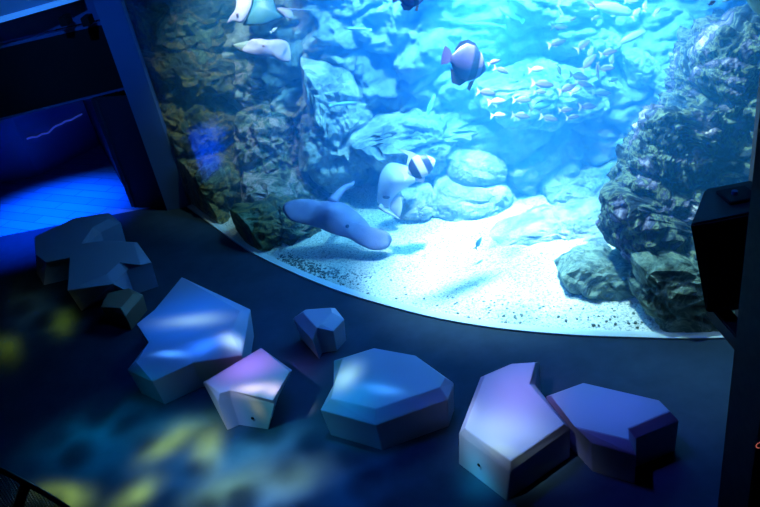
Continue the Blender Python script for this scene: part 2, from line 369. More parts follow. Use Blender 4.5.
# rugged back wall of the tank
def relief(name, P, z0, z1, nx, nzv, mt, amp):
    P = [Vector((*p, 0)) for p in P]; sg = [0]
    for i in range(1, len(P)): sg.append(sg[-1]+(P[i]-P[i-1]).length)
    bm = bmesh.new(); rows = []
    for i in range(nx):
        s = sg[-1]*i/(nx-1); k = max(j for j in range(len(P)-1) if sg[j] <= s+1e-9); t = (s-sg[k])/(sg[k+1]-sg[k]); p = P[k].lerp(P[k+1], t)
        d = (P[k+1]-P[k]).normalized(); n = Vector((d.y, -d.x, 0)); r = []
        for j in range(nzv):
            q = Vector((p.x, p.y, z0+(z1-z0)*j/(nzv-1))); h = rockn(q, .5, amp, .7)+rockn(q+Vector((9, 4, 2)), 2.0, amp*.18, 2.5)
            r.append(bm.verts.new(q+n*h + n*(.9*(1-j/(nzv-1)))))
        rows.append(r)
    for i in range(nx-1):
        for j in range(nzv-1): bm.faces.new((rows[i][j], rows[i+1][j], rows[i+1][j+1], rows[i][j+1]))
    o = from_bm(name, bm, mt, smooth=True); tag(o, kind='structure'); return o
relief('wall_back', [(-3.5, 12.9), (-1.9, 11.7), (-0.3, 10.7), (0.8, 9.9), (1.8, 9.4), (3.0, 9.2), (5.2, 8.9), (7.4, 8.6)], -.2, 3.9, 330, 120, R_wall, .38)
tag(from_bm('wall_left_tank', wall_bm((-2.75, 10.25), (-3.75, 14.0), -.3, 5.9, .1), M_dark), kind='structure')
tag(from_bm('wall_right_tank', wall_bm((7.6, 14.0), (7.6, 4.9), -.3, 5.9, -.1), M_dark), kind='structure')
tag(from_bm('wall_behind_tank', box_bm(-3.9, 7.7, 14.0, 14.1, -.3, 5.9), M_dark), kind='structure')

ROCKS = [
 # left cliff
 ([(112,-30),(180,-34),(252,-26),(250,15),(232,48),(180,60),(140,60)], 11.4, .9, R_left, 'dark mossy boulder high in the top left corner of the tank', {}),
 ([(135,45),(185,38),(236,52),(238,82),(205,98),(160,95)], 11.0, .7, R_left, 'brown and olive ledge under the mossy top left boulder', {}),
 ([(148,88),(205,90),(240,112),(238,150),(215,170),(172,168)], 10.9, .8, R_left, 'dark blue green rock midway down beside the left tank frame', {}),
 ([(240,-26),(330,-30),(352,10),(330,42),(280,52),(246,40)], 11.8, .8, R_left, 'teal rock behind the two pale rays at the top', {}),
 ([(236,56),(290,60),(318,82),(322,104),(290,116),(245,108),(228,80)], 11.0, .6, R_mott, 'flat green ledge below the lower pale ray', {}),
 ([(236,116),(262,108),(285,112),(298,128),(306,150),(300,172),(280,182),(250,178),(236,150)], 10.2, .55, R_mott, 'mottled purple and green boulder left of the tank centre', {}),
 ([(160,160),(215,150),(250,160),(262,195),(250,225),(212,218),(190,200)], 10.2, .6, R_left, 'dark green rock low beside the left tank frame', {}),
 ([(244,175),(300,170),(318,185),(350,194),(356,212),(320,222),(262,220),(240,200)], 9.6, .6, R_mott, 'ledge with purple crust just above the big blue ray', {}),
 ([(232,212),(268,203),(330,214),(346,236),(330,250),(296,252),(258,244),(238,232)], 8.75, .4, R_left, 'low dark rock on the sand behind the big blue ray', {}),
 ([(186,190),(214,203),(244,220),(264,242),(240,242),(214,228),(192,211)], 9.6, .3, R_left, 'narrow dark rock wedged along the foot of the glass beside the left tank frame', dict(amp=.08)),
 # centre, hazy
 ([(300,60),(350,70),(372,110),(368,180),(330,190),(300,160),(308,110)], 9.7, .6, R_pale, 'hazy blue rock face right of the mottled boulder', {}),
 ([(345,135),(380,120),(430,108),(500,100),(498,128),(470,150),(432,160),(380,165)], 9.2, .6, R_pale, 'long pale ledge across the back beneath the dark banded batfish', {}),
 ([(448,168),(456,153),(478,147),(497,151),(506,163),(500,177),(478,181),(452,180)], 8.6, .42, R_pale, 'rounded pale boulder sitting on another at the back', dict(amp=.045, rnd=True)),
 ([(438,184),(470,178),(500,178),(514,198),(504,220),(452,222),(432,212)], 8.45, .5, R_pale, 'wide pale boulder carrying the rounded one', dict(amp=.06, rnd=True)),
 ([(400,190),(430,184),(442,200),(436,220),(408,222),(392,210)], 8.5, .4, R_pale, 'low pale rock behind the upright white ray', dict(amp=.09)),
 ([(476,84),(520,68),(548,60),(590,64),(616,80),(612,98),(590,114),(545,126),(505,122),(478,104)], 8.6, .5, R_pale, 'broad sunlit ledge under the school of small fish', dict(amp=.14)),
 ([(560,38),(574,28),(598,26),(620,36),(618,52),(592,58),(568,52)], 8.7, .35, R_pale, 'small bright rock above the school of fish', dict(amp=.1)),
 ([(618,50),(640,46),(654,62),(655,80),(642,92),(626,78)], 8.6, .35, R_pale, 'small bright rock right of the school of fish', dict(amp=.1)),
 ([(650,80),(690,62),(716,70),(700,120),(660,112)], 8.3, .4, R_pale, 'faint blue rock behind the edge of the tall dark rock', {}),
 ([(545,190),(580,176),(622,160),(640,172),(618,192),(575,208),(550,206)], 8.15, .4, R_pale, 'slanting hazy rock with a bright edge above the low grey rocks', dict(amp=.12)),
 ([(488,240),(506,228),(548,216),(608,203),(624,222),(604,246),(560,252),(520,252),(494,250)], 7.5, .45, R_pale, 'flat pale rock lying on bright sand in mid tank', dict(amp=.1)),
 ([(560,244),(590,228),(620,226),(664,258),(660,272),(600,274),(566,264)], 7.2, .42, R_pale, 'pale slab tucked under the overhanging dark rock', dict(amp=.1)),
 # right, near and dark
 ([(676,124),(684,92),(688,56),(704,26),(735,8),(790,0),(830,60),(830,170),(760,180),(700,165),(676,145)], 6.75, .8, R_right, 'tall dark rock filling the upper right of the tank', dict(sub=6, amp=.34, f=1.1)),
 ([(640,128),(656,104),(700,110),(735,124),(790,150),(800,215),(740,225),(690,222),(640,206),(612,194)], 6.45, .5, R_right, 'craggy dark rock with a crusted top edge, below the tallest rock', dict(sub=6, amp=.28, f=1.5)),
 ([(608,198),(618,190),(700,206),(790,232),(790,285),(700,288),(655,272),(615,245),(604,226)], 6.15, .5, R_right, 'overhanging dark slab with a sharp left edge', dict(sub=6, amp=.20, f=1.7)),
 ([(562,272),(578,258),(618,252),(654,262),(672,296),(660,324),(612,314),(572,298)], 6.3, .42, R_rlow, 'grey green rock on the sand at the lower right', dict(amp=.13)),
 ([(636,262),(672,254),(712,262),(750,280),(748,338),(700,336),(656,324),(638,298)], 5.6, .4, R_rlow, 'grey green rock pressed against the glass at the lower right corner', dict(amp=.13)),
]
for px, D, T, mt, lab, kw in ROCKS: rock(px, D, T, mt, lab, **kw)

# dark gravel scattered on the sand, too many to count
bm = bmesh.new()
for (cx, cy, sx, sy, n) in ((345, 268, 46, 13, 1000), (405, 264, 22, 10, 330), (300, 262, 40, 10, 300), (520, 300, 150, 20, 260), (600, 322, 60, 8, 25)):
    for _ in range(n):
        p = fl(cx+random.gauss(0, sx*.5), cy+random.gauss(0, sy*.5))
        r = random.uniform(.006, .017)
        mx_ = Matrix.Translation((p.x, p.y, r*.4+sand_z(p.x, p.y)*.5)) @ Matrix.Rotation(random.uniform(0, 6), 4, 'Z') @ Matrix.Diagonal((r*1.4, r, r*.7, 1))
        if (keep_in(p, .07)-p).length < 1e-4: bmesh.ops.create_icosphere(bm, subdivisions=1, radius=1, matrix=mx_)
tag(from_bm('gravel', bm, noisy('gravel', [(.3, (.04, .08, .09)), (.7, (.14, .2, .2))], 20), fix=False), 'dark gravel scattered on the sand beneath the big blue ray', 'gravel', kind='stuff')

# ------------------------------------------------------------------ room shell
tag(from_bm('floor', box_bm(-9, 8, -1, 15, -.5, -.36), M_dark), kind='structure')
bm = bmesh.new(); fp = [(-9, 10.35), (-9, -1), (8, -1), (8, 4.9), (3.35, 4.9)] + [tuple((p+Vector((-.01, -.01, 0))).xy) for p in GC[::-1]] + [(-2.9, 10.35)]
prism(bm, fp, -.35, 0); tag(from_bm('floor_hall', bm, M_floor), kind='structure')
tag(from_bm('floor_corridor', box_bm(-9, -2.9, 10.35, 15, -.35, 0), M_corfloor), kind='structure')
tag(from_bm('ceiling', box_bm(-9, 8, -1, 15, 5.95, 6.05), M_dark), kind='structure')
# post at the left end of the glass
tag(from_bm('trim_2', wall_bm((-3.0, 10.12), (-2.66, 10.12), 0, 5.9, .16), M_navy), kind='structure')
tag(from_bm('trim_3', wall_bm((3.02, 5.0), (3.3, 4.93), 0, 5.9, .2), M_dark), kind='structure')
# wall above the corridor mouth, and the corridor
lin = from_bm('wall_left', wall_bm((-9, 9.6), (-3.0, 10.75), 2.74, 5.9, .12), M_navy); tag(lin, kind='structure')
tag(from_bm('wall_corridor_right', wall_bm((-3.55, 10.45), (-4.85, 13.68), 0, 1.75, -.12), M_dark), kind='structure')
tag(from_bm('wall_side', wall_bm((-3.62, 10.5), (-2.95, 10.2), 0, 1.74, .1), M_dark), kind='structure')
tag(from_bm('wall_corridor_back', wall_bm((-5.74, 12.63), (-4.85, 13.65), 0, 2.8, .12), M_bluewall), kind='structure')
tag(from_bm('wall_corridor_left', wall_bm((-9, 12.7), (-5.74, 12.63), 0, 2.8, .12), M_bluewall), kind='structure')
tag(from_bm('ceiling_corridor', box_bm(-9, -3.4, 10.7, 14, 2.8, 2.9), M_dark), kind='structure')

# ------------------------------------------------------------------ bench seats
def crop(ox, oy, sc):
    return lambda x, y: (ox+x/sc, oy+y/sc)
def bench(verts, label, mt=M_bench, zt=.40, zl=.32, inset=.03, keyhole=None):
    """verts: (inner px or None, outer px, base px or None) round the seat"""
    out = [fl(*o, zl) for i, o, b in verts]; top = [fl(*(i or o), zt) for i, o, b in verts]
    c = sum(out, Vector())/len(out)
    base = [fl(*b, 0) if b else Vector((*(o+(c-o)*inset).xy, 0)) for (i, _, b), o in zip(verts, out)]
    c0 = Vector((c.x, c.y, 0)); n = len(verts)
    bm = bmesh.new()
    T = [bm.verts.new(p-c0) for p in top]; O = [bm.verts.new(p-c0) for p in out]; B = [bm.verts.new(p-c0) for p in base]
    bm.faces.new(T); bm.faces.new(B[::-1])
    for i in range(n):
        j = (i+1) % n
        bm.faces.new((T[i], T[j], O[j], O[i])); bm.faces.new((O[i], O[j], B[j], B[i]))
    bmesh.ops.recalc_face_normals(bm, faces=bm.faces)
    bmesh.ops.bevel(bm, geom=bm.edges[:], offset=.004, segments=2, affect='EDGES')
    o = from_bm('bench', bm, mt); o.location = c0; tag(o, label, 'bench')
    if keyhole:
        p, q, r = keyhole       # a pixel on the face, and the two base corners of that face
        a, b = fl(*q, 0), fl(*r, 0); d = (b-a).normalized(); nn = Vector((d.y, -d.x, 0))
        if nn.dot(-a) < 0: nn = -nn
        dr = ray(*p); t = (a-EYE).dot(nn)/dr.dot(nn); hit = EYE+dr*t
        bm = bmesh.new(); bmesh.ops.create_cone(bm, cap_ends=True, segments=16, radius1=.014, radius2=.014, depth=.008,
            matrix=Matrix.Translation(hit-c0) @ nn.to_track_quat('Z', 'Y').to_matrix().to_4x4())
        from_bm('lock', bm, M_black, o)
    return o
q = crop(450, 355, 3.38)
bench([((464.8, 428.5), q(30, 265), q(30, 368)), (q(205, 358), q(203, 396), q(192, 494)), (q(385, 233), q(407, 250), None),
       (q(268, 98), q(287, 100), None), (q(288, 26), q(303, 24), None), (None, q(208, 30), None), (q(118, 70), q(103, 75), None)],
      'pale lavender angular bench with a white lit front corner, largest one in front', keyhole=(q(97, 372), q(30, 368), q(192, 494)))
q = crop(310, 340, 4.607)
bench([(q(150, 88), q(110, 95), None), (q(113, 203), q(108, 208), None), (q(98, 270), q(48, 322), None), (q(303, 317), q(303, 392), None),
       (q(598, 217), q(635, 275), None), (q(622, 175), q(662, 198), None), (None, q(485, 72), None), (None, q(295, 38), None)],
      'wide blue angular bench between the purple bench and the lavender bench', inset=.05)
q = crop(540, 370, 4.607)
bench([(q(50, 118), q(28, 122), None), (q(160, 262), q(235, 335), None), (q(408, 320), q(443, 393), None), (q(405, 270), q(443, 315), None),
       (q(598, 190), q(640, 235), None), (None, q(548, 140), None), (None, q(200, 60), None)],
      'violet blue angular bench with a notched corner, furthest right')
q = crop(120, 270, 3.757)
bench([(None, q(232, 27), None), (q(452, 155), q(490, 148), None), (q(415, 240), q(457, 320), None), (q(266, 268), q(275, 348), None),
       (q(125, 318), q(122, 418), None), (q(60, 345), q(28, 375), None), (None, q(108, 272), None), (None, q(63, 203), None), (None, q(130, 150), None)],
      'big bright blue angular bench lit by rippling light, left of the purple one', zt=.42, zl=.34, inset=.06)
q = crop(195, 340, 5.07)
bench([(q(55, 215), q(40, 215), (219, 412)), (q(125, 270), q(118, 313), q(165, 458)), (q(178, 255), q(180, 292), q(225, 432)), (q(395, 305), q(403, 325), q(372, 455)),
       (q(480, 160), q(493, 153), (278, 397)), (None, q(335, 40), (262, 378))],
      'purple pink five sided bench with a small dark lock on its front', keyhole=(q(291, 397), q(225, 432), q(372, 455)))
q = crop(280, 295, 7.24)
bench([(q(165, 125), q(93, 170), None), (q(266, 240), q(237, 327), None), (q(272, 236), q(265, 278), None), (q(300, 212), q(385, 262), None),
       (q(375, 125), q(465, 175), None), (q(365, 92), q(400, 95), None), (q(187, 110), q(185, 106), None)],
      'smallest blue faceted bench standing alone near the glass', zt=.36, zl=.27, inset=.12)
q = crop(25, 205, 4.229)
bench([(None, q(40, 135), None), (None, q(210, 55), None), (q(345, 55), q(355, 32), None), (q(350, 60), q(405, 75), None), (q(285, 95), q(320, 115), None), (q(238, 165), q(258, 178), None),
       (None, q(200, 220), None), (None, q(90, 243), q(80, 340)), (None, q(45, 210), q(50, 290))],
      'dark navy angular bench at the corridor mouth, furthest left', inset=.05)
bench([(None, q(190, 220), None), (None, q(230, 165), None), (None, q(340, 150), None), (q(462, 160), q(475, 158), None), (q(490, 255), q(535, 243), None),
       (q(400, 243), q(428, 278), None), (q(345, 293), q(370, 335), q(388, 366)), (None, q(180, 362), q(240, 450))],
      'dark blue angular bench with small light facets, overlapping the furthest left bench', zt=.42, zl=.36, inset=.05)
bench([(None, q(350, 372), None), (None, q(440, 352), None), (q(455, 378), q(500, 380), None), (q(405, 435), q(425, 470), None), (None, q(320, 432), None)],
      'small brownish faceted bench between two blue benches', M_bench2, zt=.28, zl=.22, inset=.08)

# ------------------------------------------------------------------ fixtures of the hall
scr = from_bm('display_screen', wall_bm((-5.3, 10.12), (-3.04, 10.60), 1.80, 2.70, .10), M_black)
tag(scr, 'large black screen panel across the top of the corridor mouth', 'screen')
from_bm('bezel', wall_bm((-5.32, 10.10), (-3.03, 10.585), 2.69, 2.73, .12), M_navy, scr)
from_bm('bezel', wall_bm((-5.32, 10.10), (-3.03, 10.585), 1.77, 1.80, .12), M_navy, scr)
# light blue canopy edge top left
a, b = fl(0, 23, 3.08), fl(80, 0, 3.08); d = (b-a).normalized(); n = Vector((-d.y, d.x, 0))
bm = bmesh.new(); prism(bm, [tuple((a-d*1.2).xy), tuple((b+d*.02).xy), tuple((b+d*.02+n*.3).xy), tuple((a-d*1.2+n*.3).xy)], 3.08, 3.4)
can = from_bm('canopy', bm, mat('canopy_paint', (.20, .30, .45), .5)); tag(can, 'blue canopy box with a bright lower edge in the top left corner', 'canopy')
bm = bmesh.new(); e = n*-.03
prism(bm, [tuple((a-d*1.2+e).xy), tuple((b+e).xy), tuple(b.xy), tuple((a-d*1.2).xy)], 3.085, 3.15)
tag(from_bm('light_strip', bm, mat('strip', (.3, .6, .9), .4, emit=(.03, .20, .62), estr=.6), can), 'pale blue lit strip')
for k in range(2):
    p = at(66+k*22, 16, 10.35)
    bracket = from_bm('bracket', box_bm(p.x-.05, p.x+.05, p.y-.2, p.y+.05, p.z-.09, p.z+.02, .006), M_black)
    tag(bracket, ['dark bracket over the black screen, nearer the bright strip', 'dark bracket over the black screen, nearer the tank post'][k], 'bracket')
# wavy highlight on the corridor wall, put in as a glowing tube
p0, p1 = Vector((-5.74, 12.63)), Vector((-4.85, 13.65)); dd = (p1-p0).normalized(); nn = Vector((dd.y, -dd.x))
pts = []
for x, y in [(27, 139), (32, 137), (37, 137), (42, 134), (48, 133), (52, 129), (56, 126), (61, 124), (66, 121), (71, 120), (76, 117), (82, 114)]:
    r = ray(x, y); t = (Vector((*(p0+nn*.03), 0))-EYE).to_2d().dot(nn)/r.to_2d().dot(nn); pts.append(EYE+r*t)
w = from_bm('wall_highlight', tube_bm(smooth_open(pts, 3), .016), mat('tube', (.2, .2, .8), .4, emit=(.05, .12, .9), estr=.25)); tag(w, 'wavy violet blue highlight line on the corridor wall', 'light')

# speaker and pillar on the right
tag(from_bm('pillar', box_bm(1.965, 3.0, 2.95, 3.3, 0, 5.95, .01), noisy('pillar_cloth', [(.3, (.008, .018, .018)), (.7, (.016, .03, .028))], 12, 2, rough=.8, spec=.15)),
    'tall dark square pillar along the right edge', 'pillar')
sp = empty('loudspeaker', (2.2, 4.1, 1.3)); tag(sp, 'black tapered loudspeaker mounted behind the dark pillar', 'speaker')
def rel(o, loc): o.location = Vector(o.location)-Vector(loc); return o
y0 = 3.98; P = [at(690, 226, y0), at(742, 242, y0), at(742, 350, y0), at(704, 316, y0)]
TP = [at(690, 226, y0), at(735, 209, y0+.32)]
bm = bmesh.new()
f = [bm.verts.new(v-sp.location) for v in (at(690, 225, y0), Vector((2.62, y0, at(690, 225, y0).z)), Vector((2.62, y0, at(706, 315, y0).z-.05)), at(706, 314, y0))]
g = [bm.verts.new(v.co+Vector((0.30 if k < 1 or k == 3 else .0, .42, 0.0))) for k, v in enumerate(f)]
bm.faces.new(f); bm.faces.new(g[::-1])
for i in range(4): bm.faces.new((f[i], g[i], g[(i+1) % 4], f[(i+1) % 4]))
bmesh.ops.recalc_face_normals(bm, faces=bm.faces); bmesh.ops.bevel(bm, geom=bm.edges[:], offset=.015, segments=2, affect='EDGES')
from_bm('cabinet', bm, mat('speaker_case', (.010, .012, .016), .6), sp)
zt_ = at(690, 225, y0).z; zb_ = at(706, 314, y0).z
rel(from_bm('grille', box_bm(2.14, 2.58, y0-.012, y0+.005, zb_+.04, zt_-.06, .003), M_black, sp), sp.location)
rel(from_bm('mounting_plate', box_bm(2.32, 2.52, y0+.14, y0+.32, zt_, zt_+.025, .004), M_black, sp), sp.location)
rel(from_bm('bracket', box_bm(2.22, 2.34, 3.3, 4.12, zb_-.14, zb_-.02, .01), M_black, sp), sp.location)
bm = tube_bm([(2.40, y0+.23, zt_+.02), (2.40, y0+.23, zt_+.05)], .02); rel(from_bm('bolt', bm, M_navy, sp), sp.location)
# small red-dotted round lamp on the pillar
c = fl(758, 443, 0); dr = ray(758.5, 443); c = EYE+dr*(2.935/dr.y)
ind = empty('indicator_light', c); tag(ind, 'small round light with a ring of red dots on the dark pillar', 'light')
bm = bmesh.new(); bmesh.ops.create_cone(bm, cap_ends=True, segments=28, radius1=.03, radius2=.03, depth=.03, matrix=Matrix.Rotation(pi/2, 4, 'X')); from_bm('housing', bm, M_black, ind)
M_red = mat('red_led', (.8, .2, .15), .4, emit=(1, .25, .2), estr=.55)
for k in range(14):
    a = k*2*pi/14; bm = bmesh.new(); bmesh.ops.create_icosphere(bm, subdivisions=1, radius=.0032, matrix=Matrix.Translation((cos(a)*.023, -.017, sin(a)*.023))); from_bm('led', bm, M_red, ind)

# mesh railing in the bottom left corner
D = 1.6; curve = [at(x, y, D) for x, y in [(-60, 452), (-30, 458), (0, 470), (20, 480), (42, 492), (66, 507), (90, 524)]]
cs = smooth_open(curve, 6)
mr = empty('mesh_railing', tuple(at(0, 560, D))); tag(mr, 'dark wire mesh railing panel with a curved top edge, bottom left corner', 'railing')
def loc_(p): return p-mr.location
M_rail = mat('rail', (.012, .013, .016), .5); M_wire = mat('wire', (.10, .13, .15), .5)
from_bm('top_rail', tube_bm([loc_(p) for p in cs], .008, 8), M_rail, mr, smooth=True)
k0 = at(26, 484, D); k1 = at(36, 545, D); from_bm('seam_band', tube_bm([loc_(k0), loc_(at(14, 520, D))], .014, 8), M_rail, mr)
bm = bmesh.new(); zmin = at(0, 560, D).z
xs = [p.x for p in cs]; zs = [p.z for p in cs]
def topz(x):
    for i in range(len(xs)-1):
        if xs[i] <= x <= xs[i+1]: return zs[i]+(zs[i+1]-zs[i])*(x-xs[i])/(xs[i+1]-xs[i]+1e-9)
    return None
st = .0085; x = xs[0]
while x < xs[-1]:
    tz = topz(x)
    if tz and tz > zmin: tube_bm([loc_(Vector((x, D, zmin))), loc_(Vector((x, D, tz)))], .0016, 4, bm)
    x += st
z = zmin
while z < max(zs):
    xr = [xx for xx in [xs[0]+i*.004 for i in range(int((xs[-1]-xs[0])/.004))] if (topz(xx) or -9) > z]
    if xr: tube_bm([loc_(Vector((min(xr), D+.002, z))), loc_(Vector((max(xr), D+.002, z)))], .0016, 4, bm)
    z += st
from_bm('wire_mesh', bm, M_wire, mr)

# ------------------------------------------------------------------ rays
def fishmat(name, c1, c2=None, rough=.5, lo=.4, hi=.6, scale=6):
    if not c2: return mat(name, c1, rough)
    return noisy(name, [(lo, c1), (hi, c2)], scale, 3, rough=rough, kind='Object')
M_rayblue = fishmat('ray_skin', (.17, .19, .36), (.24, .26, .44), scale=3)
M_raywhite = fishmat('ray_belly', (.40, .33, .46), (.33, .28, .42), scale=4)
M_raypale = fishmat('ray_belly_bright', (.78, .66, .76), (.62, .56, .70), scale=4)
M_rayteal = fishmat('ray_back', (.04, .16, .22), (.07, .20, .27), scale=4)
M_eye = mat('eye', (.01, .01, .02), .2)
M_mouth = mat('mouth', (.25, .10, .14), .6)
def plane_pt(px, O, N):
    d = ray(*px); return EYE+d*((O-EYE).dot(N)/d.dot(N))
def frame_of(N, xdir):
    N = N.normalized(); U = (xdir-N*xdir.dot(N)).normalized(); return U, N.cross(U), N
def blade(name, px, O, N, T, mt, parent, org, curl=0.0, power=.7, c=None, body=None, smooth=4, rings=14):
    """a fleshy sheet: the outline lies on the plane (O, N) and swells to half-thickness T"""
    U, V, N = frame_of(N, RIGHT); pts = [plane_pt(p, O, N) for p in px]
    poly = [Vector(((p-O).dot(U), (p-O).dot(V))) for p in pts]
    if smooth: poly = smooth_loop(poly, smooth)
    if c:
        cp = plane_pt(c, O, N); cc = Vector(((cp-O).dot(U), (cp-O).dot(V)))
    else: cc = sum(poly, Vector((0, 0)))/len(poly)
    span = max((p-cc).length for p in poly)
    bm = bmesh.new(); top = []; bot = []
    def h(r, p):
        t = T*(max(0, 1-r*r))**power
        if body:
            (bx, by), br, bh = body; bp = plane_pt((bx, by), O, N); b2 = Vector(((bp-O).dot(U), (bp-O).dot(V))); t += bh*math.exp(-((p-b2).length/br)**2)*(1-r**6)
        return t
    def w(p, s, r):
        off = curl*((p-cc).length/span)**2
        return O+U*p.x+V*p.y+N*(off+s*h(r, p))-org
    c1, c2 = bm.verts.new(w(cc, 1, 0)), bm.verts.new(w(cc, -.7, 0))
    for k in range(1, rings+1):
        r = k/rings; rt = []; rb = []
        for p in poly:
            v = cc+(p-cc)*r; vt = bm.verts.new(w(v, 1, r)); rt.append(vt); rb.append(vt if k == rings else bm.verts.new(w(v, -.7, r)))
        top.append(rt); bot.append(rb)
    n = len(poly)
    for L_, cv in ((top, c1), (bot, c2)):
        for i in range(n):
            j = (i+1) % n; bm.faces.new((cv, L_[0][i], L_[0][j]))
            for k in range(rings-1): bm.faces.new((L_[k][i], L_[k+1][i], L_[k+1][j], L_[k][j]))
    return from_bm(name, bm, mt, parent, smooth=True)
def dot(name, px, O, N, r, mt, parent, org, lift=.0, sq=(1, 1, .5)):
    U, V, N = frame_of(N, RIGHT); p = plane_pt(px, O, N)+N*lift-org
    M3 = Matrix((U, V, N)).transposed().to_4x4(); M3.translation = p
    bm = bmesh.new(); bmesh.ops.create_icosphere(bm, subdivisions=2, radius=r, matrix=M3 @ Matrix.Diagonal((*sq, 1))); return from_bm(name, bm, mt, parent, smooth=True)
TOCAM = -FWD
def tilt(up, right): return (TOCAM + UP*up + RIGHT*right).normalized()
# big blue ray gliding over the sand
O = at(335, 222, 7.9); N = tilt(.35, -.15); q = crop(270, 160, 4.222)
r1 = empty('stingray', O); tag(r1, 'large blue grey ray gliding head-on over the sand with broad wings', 'ray')
blade('body', [q(*p) for p in [(50, 205), (62, 180), (90, 167), (130, 163), (170, 165), (205, 175), (235, 172), (270, 176), (305, 180), (340, 200), (385, 235), (412, 265), (430, 290), (460, 300), (490, 298), (510, 318), (512, 340), (497, 365), (465, 378), (420, 375), (375, 355), (330, 330), (265, 312), (200, 285), (135, 268), (80, 250)]],
      O, N, .045, M_rayblue, r1, O, curl=-.03, body=(q(262, 235), .17, .15), c=q(270, 250))
for e_ in ((248, 257), (335, 297)): dot('eye', q(*e_), O, N, .024, M_eye, r1, O, lift=.135)
tp = [plane_pt(q(*p), O, N)-O-N*k for p, k in (((262, 180), 0), ((275, 150), .05), ((292, 115), .12), ((310, 85), .2), ((327, 62), .3), ((332, 40), .36))]
from_bm('tail', tube_bm(smooth_open(tp, 3), [.065-.0035*i for i in range(16)]), M_rayblue, r1, smooth=True)
# upright white ray
O = at(395, 185, 8.2); N = tilt(-.2, -.35); q = crop(370, 145, 6.3375)
r2 = empty('stingray', O); tag(r2, 'pale white ray banking upright behind the striped bannerfish', 'ray')
blade('body', [q(*p) for p in [(30, 365), (40, 300), (55, 205), (90, 138), (125, 115), (180, 120), (250, 145), (290, 165), (302, 195), (285, 232), (215, 275), (165, 310), (148, 340), (120, 395), (70, 400)]],
      O, N, .05, M_raypale, r2, O, curl=-.10, body=(q(170, 210), .12, .04), c=q(140, 240))
blade('pelvic_fin', [q(*p) for p in [(150, 330), (190, 325), (205, 390), (185, 455), (150, 430), (125, 400)]], O-N*.02, N, .02, M_raypale, r2, O)
dot('gill_patch', q(110, 328), O, N, .05, mat('gill', (.03, .04, .10), .5), r2, O, lift=.045, sq=(1.0, .45, .3))
from_bm('tail', tube_bm([plane_pt(q(*p), O, N)-O for p in ((60, 385), (100, 420), (150, 445), (190, 470))], [.035, .022, .012, .005]), M_raypale, r2, smooth=True)
# ray at the very top
O = at(258, 6, 9.9); N = tilt(.1, -.2); q = crop(215, 0, 8.18)
r3 = empty('stingray', O); tag(r3, 'ray with teal back and white curled front at the top left of the tank', 'ray')
blade('body', [q(*p) for p in [(215, 190), (250, 140), (290, 60), (300, 0), (290, -90), (340, -150), (430, -110), (480, 0), (500, 70), (545, 125), (480, 155), (400, 190), (300, 198)]], O, N, .05, M_rayteal, r3, O, curl=-.08)
tag(blade('head', [q(*p) for p in [(95, 197), (120, 160), (150, 130), (168, 60), (172, 0), (168, -80), (235, -110), (300, -90), (306, 0), (295, 60), (255, 140), (212, 186), (150, 175)]], O+N*.04, N, .05, M_raywhite, r3, O), 'white belly side')
blade('pelvic_fin', [q(*p) for p in [(503, 68), (560, 62), (628, 90), (632, 138), (598, 150), (545, 112)]], O, N, .02, M_raywhite, r3, O)
dot('mouth', q(205, 142), O, N, .018, M_mouth, r3, O, lift=.10)
from_bm('tail', tube_bm([plane_pt(q(*p), O, N)-O for p in ((555, 72), (640, 76), (735, 80), (860, 84))], [.014, .010, .007, .003]), M_raywhite, r3, smooth=True)
# white ray just below it
O = at(262, 49, 9.7); N = tilt(-.1, -.15)
r4 = empty('stingray', O); tag(r4, 'small white bellied ray swimming below the teal backed ray', 'ray')
blade('body', [q(*p) for p in [(235, 425), (270, 370), (310, 325), (380, 318), (430, 326), (485, 322), (540, 325), (600, 350), (628, 420), (628, 500), (590, 512), (535, 498), (480, 470), (400, 466), (330, 458)]], O, N, .045, M_raywhite, r4, O, curl=.08, body=(q(410, 390), .10, .03))
tag(blade('head', [q(*p) for p in [(148, 368), (200, 350), (265, 335), (312, 330), (335, 360), (300, 410), (245, 428), (185, 408)]], O+N*.01, N, .04, mat('ray_head', (.30, .34, .30), .5), r4, O), 'brownish snout')
dot('mouth', q(412, 383), O, N, .02, M_mouth, r4, O, lift=.075, sq=(1, .6, .5))
# faint big pale ray at the top right edge
O = at(752, 6, 5.7); N = tilt(.2, -.2)
r5 = empty('stingray', O); tag(r5, 'pale blue ray cut by the top right corner above the dark rock', 'ray')
blade('body', [(744, -8), (748, 6), (756, 15), (768, 22), (790, 20), (800, -5), (780, -30), (756, -28)], O, N, .05, M_rayteal, r5, O, curl=.05)
from_bm('tail', tube_bm([plane_pt(p, O, N)-O for p in ((748, -4), (736, -3), (722, 2))], [.02, .012, .004]), M_rayteal, r5, smooth=True)

# ------------------------------------------------------------------ fish
def fish_body(prof, wid):
    """prof: (x, top, bottom) nose at +x"""
    bm = bmesh.new(); seg = 14; rings = []
    for (x, t, b), w_ in zip(prof, wid):
        c_ = (t+b)/2; hh = (t-b)/2
        rings.append([bm.verts.new((x, cos(2*pi*k/seg)*w_, c_+sin(2*pi*k/seg)*hh)) for k in range(seg)])
    for i in range(len(rings)-1):
        for k in range(seg): bm.faces.new((rings[i][k], rings[i][(k+1) % seg], rings[i+1][(k+1) % seg], rings[i+1][k]))
    bm.faces.new(rings[0][::-1]); bm.faces.new(rings[-1]); return bm
def fin_bm(pts, th=.016):
    bm = bmesh.new(); a = [bm.verts.new((x, -th, z)) for x, z in pts]; b = [bm.verts.new((x, th, z)) for x, z in pts]; n = len(pts)
    bm.faces.new(a); bm.faces.new(b[::-1])
    for i in range(n): bm.faces.new((a[i], b[i], b[(i+1) % n], a[(i+1) % n]))
    return bm
